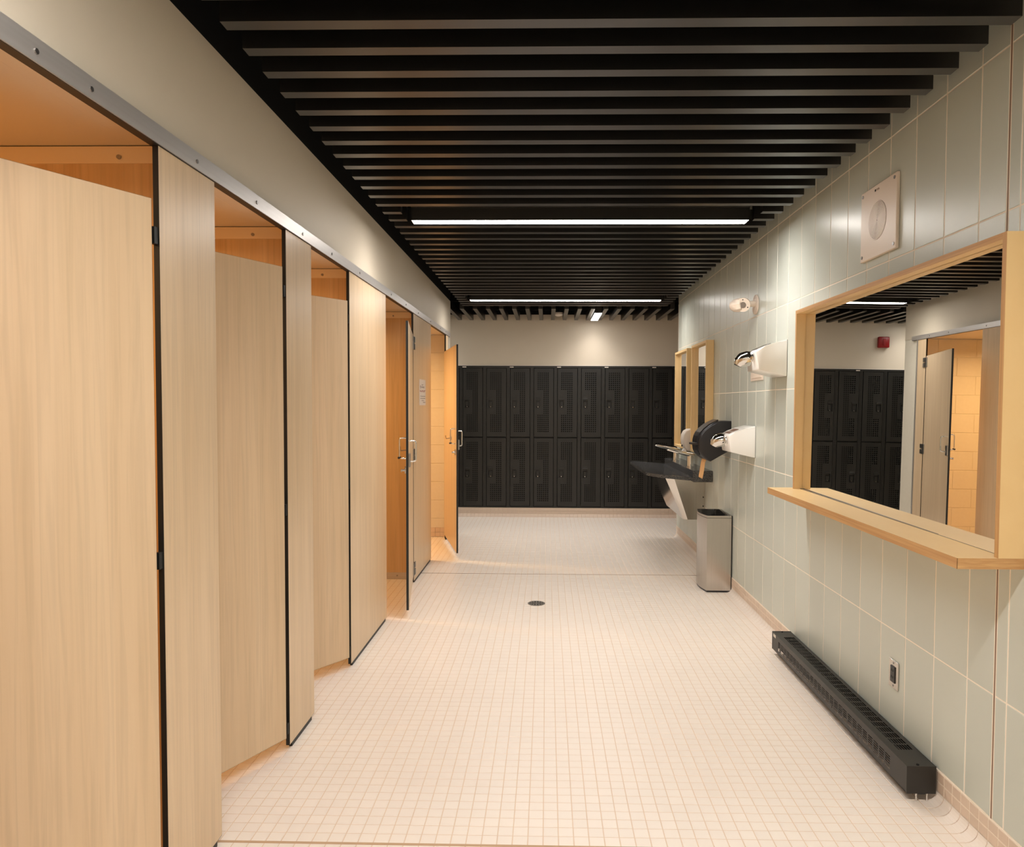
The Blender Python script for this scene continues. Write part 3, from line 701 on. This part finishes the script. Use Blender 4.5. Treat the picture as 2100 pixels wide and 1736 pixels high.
B().tube([c0+pe*.01, c1_, c1_+pe*.035, c1_+pe*.058], .04, 8, radii=[.040,.047,.042,.026]).obj('rear_shell', mBeige, t, o, smooth=True)
for a in (.5,2.6,4.7): 
    s1 = hd.cross(Vector((0,0,1))).normalized(); s2 = hd.cross(s1); q = c0+hd*.019+(s1*math.cos(a)+s2*math.sin(a))*.034
    B().tube([q, q+hd*.003], .004, 8).obj('screw', mDark, t, o)
# ---- loudspeaker plate
t = thing('wall_speaker', 'square warm white loudspeaker plate with ringed grille high on the tiles', 'speaker', (XR,3.068,2.04)); o = t.location
B().box(XR-.014,XR-.0005,2.905,3.230,2.041,2.345,.003).obj('plate', mBeige, t, o)
B().prism(circle(3.072,2.193,.081,40), 'x', XR-.0146, XR-.0135).obj('grille_recess', mInk, t, o)
b = B()
for i in range(1, 15):
    r = i*.0056; b.ring(circle(3.072,2.193,r+.0019,40), circle(3.072,2.193,r-.0019,40), 'x', XR-.0156, XR-.0140)
b.obj('grille_rings', mBeige, t, o)
for y in (2.925,3.212):
    for z in (2.062,2.326): B().cyl((XR-.0135,y,z),(XR-.0165,y,z),.007,12).obj('screw', mHinge, t, o)
B().box(XR-.0146,XR-.0138,3.088,3.099,2.318,2.327).obj('logo_square', mDark, t, o)
tc_ = bpy.data.curves.new('lettering','FONT'); tc_.body = 'TOA'; tc_.size = .0125; tc_.extrude = .0003
to = bpy.data.objects.new('tmp', tc_); COL.objects.link(to); dg = bpy.context.evaluated_depsgraph_get()
me = bpy.data.meshes.new_from_object(to.evaluated_get(dg)); bpy.data.objects.remove(to, do_unlink=True)
me.materials.clear(); lo = inst('lettering', me, mInk, t); lo.matrix_local = Matrix.Translation(Vector((XR-.0142,3.084,2.318))-Vector(o)) @ Matrix(((0,0,-1,0),(-1,0,0,0),(0,1,0,0),(0,0,0,1)))
# ---- outlet
t = thing('power_outlet', 'black socket in a stainless plate above the heater', 'outlet', (XR,2.866,.28)); o = t.location
B().box(XR-.006,XR-.0005,2.829,2.904,.276,.390,.002).obj('plate', mSteel, t, o)
B().box(XR-.010,XR-.005,2.848,2.885,.300,.367,.002).obj('socket', mBlack, t, o)
for z in (.288,.379): B().cyl((XR-.0055,2.866,z),(XR-.0075,2.866,z),.004,10).obj('screw', mHinge, t, o)
for z in (.318,.345): B().box(XR-.0104,XR-.0095,2.858,2.862,z,z+.010).box(XR-.0104,XR-.0095,2.870,2.874,z,z+.010).obj('slot', mDark, t, o)
# ---- baseboard heater
HX0, HX1, HY0, HY1, HZ0, HZ1 = 1.288, 1.391, 2.527, 4.047, .032, .129
t = thing('baseboard_heater', 'long black baseboard heater with slotted grilles on the floor', 'heater', ((HX0+HX1)/2,(HY0+HY1)/2,0)); o = t.location
hol = []; ng = 27; gw = 1.30/ng
for i in range(ng):
    a = HY0+.125+i*gw
    for k in range(6): hol.append((a, a+gw*.80, HZ0+.022+k*.0088, HZ0+.022+k*.0088+.0046))
sheet(lambda y, z, d: (HX0+d, y, z), HY0, HY1, HZ0, HZ1, hol).obj('front_panel', mHeater, t, o)
hol = []
for i in range(ng):
    a = HY0+.125+i*gw
    for k in range(6): hol.append((a, a+gw*.84, HX0+.030+k*.0095, HX0+.030+k*.0095+.0068))
sheet(lambda y, x, d: (x, y, HZ1-d), HY0, HY1, HX0, HX1, hol).obj('top_panel', mHeater, t, o)
for y, nm in ((HY0,'end_cap'),(HY1-.002,'end_cap')): B().box(HX0-.001,HX1,y-.001,y+.003,HZ0-.001,HZ1+.001).obj(nm, mHeater, t, o)
B().box(HX1-.002,HX1,HY0,HY1,HZ0,HZ1).obj('back_panel', mHeater, t, o)
B().box(HX0,HX0+.014,HY0,HY1,HZ0,HZ0+.002).obj('bottom_lip', mHeater, t, o)
b = B()
y = HY0+.10
while y < HY1-.05: b.box(HX0+.022,HX0+.072,y,y+.0012,HZ0+.012,HZ0+.066); y += .014
b.cyl((HX0+.047,HY0+.02,HZ0+.04),(HX0+.047,HY1-.02,HZ0+.04),.008,8)
b.obj('heating_fins', mFin, t, o)
for y in (HY0+.006, (HY0+HY1)/2, HY1-.02):
    for x in (HX0+.037, HX1-.028): B().cyl((x,y,0),(x,y,HZ0+.004),.0028,8).obj('levelling_foot', mChrome if y < 3 else mBlack, t, o)
B().box(HX0+.042,HX1-.034,HY0+.004,HY0+.02,HZ0-.006,HZ0+.004).obj('cable_clamp', mBlack, t, o)
B().box(HX0-.0008,HX0,HY1-.06,HY1-.018,HZ1-.022,HZ1-.006).obj('label_sticker', mPlate, t, o)
for x, y in (((HX0+HX1)/2-.008,HY0+.012),((HX0+HX1)/2,HY1-.012)): B().cyl((x,y,HZ1),(x,y,HZ1+.003),.005,10).obj('screw', mDark, t, o)
# ---- floor drain
t = thing('floor_drain', 'round worn steel drain set in the floor tiles', 'drain', (-.068,5.03,0)); o = t.location
B().prism(circle(-.068,5.03,.062,32), 'z', -.001, .0022).obj('grate', mGrime, t, o)
b = B()
for r_, n_ in ((.018,6),(.032,10),(.047,14)):
    for i in range(n_):
        a = 2*math.pi*i/n_; b.prism(circle(-.068+r_*math.cos(a),5.03+r_*math.sin(a),.0055,8), 'z', .0020, .0027)
b.obj('drain_holes', mDark, t, o)
# ---- smoke detector
t = thing('smoke_detector', 'white dome smoke detector hanging between the lengthwise slats', 'detector', (.133,8.55,2.468)); o = t.location
B().prism(circle(.133,8.55,.060,28), 'z', 2.478, 2.505, .004).obj('base', mWhiteP, t, o, smooth=True)
B().tube([(.133,8.55,2.480),(.133,8.55,2.470),(.133,8.55,2.462)], .05, 24, radii=[.050,.040,.022]).obj('dome', mWhiteP, t, o, smooth=True)
B().cyl((.133,8.55,2.50),(.133,8.55,2.951),.012,10).obj('drop_pipe', mBlackPaint, t, o)
# ---- fire alarm (only the mirror shows it)
t = thing('fire_alarm', 'red square fire alarm on the cream wall, seen in the large mirror', 'alarm', (-1.33,YE,2.17)); o = t.location
B().box(-1.40,-1.265,YE-.05,YE-.001,2.165,2.30,.012,3).obj('housing', mRed, t, o, smooth=True)
B().box(-1.35,-1.315,YE-.058,YE-.048,2.19,2.275,.004).obj('strobe_lens', mRed, t, o)
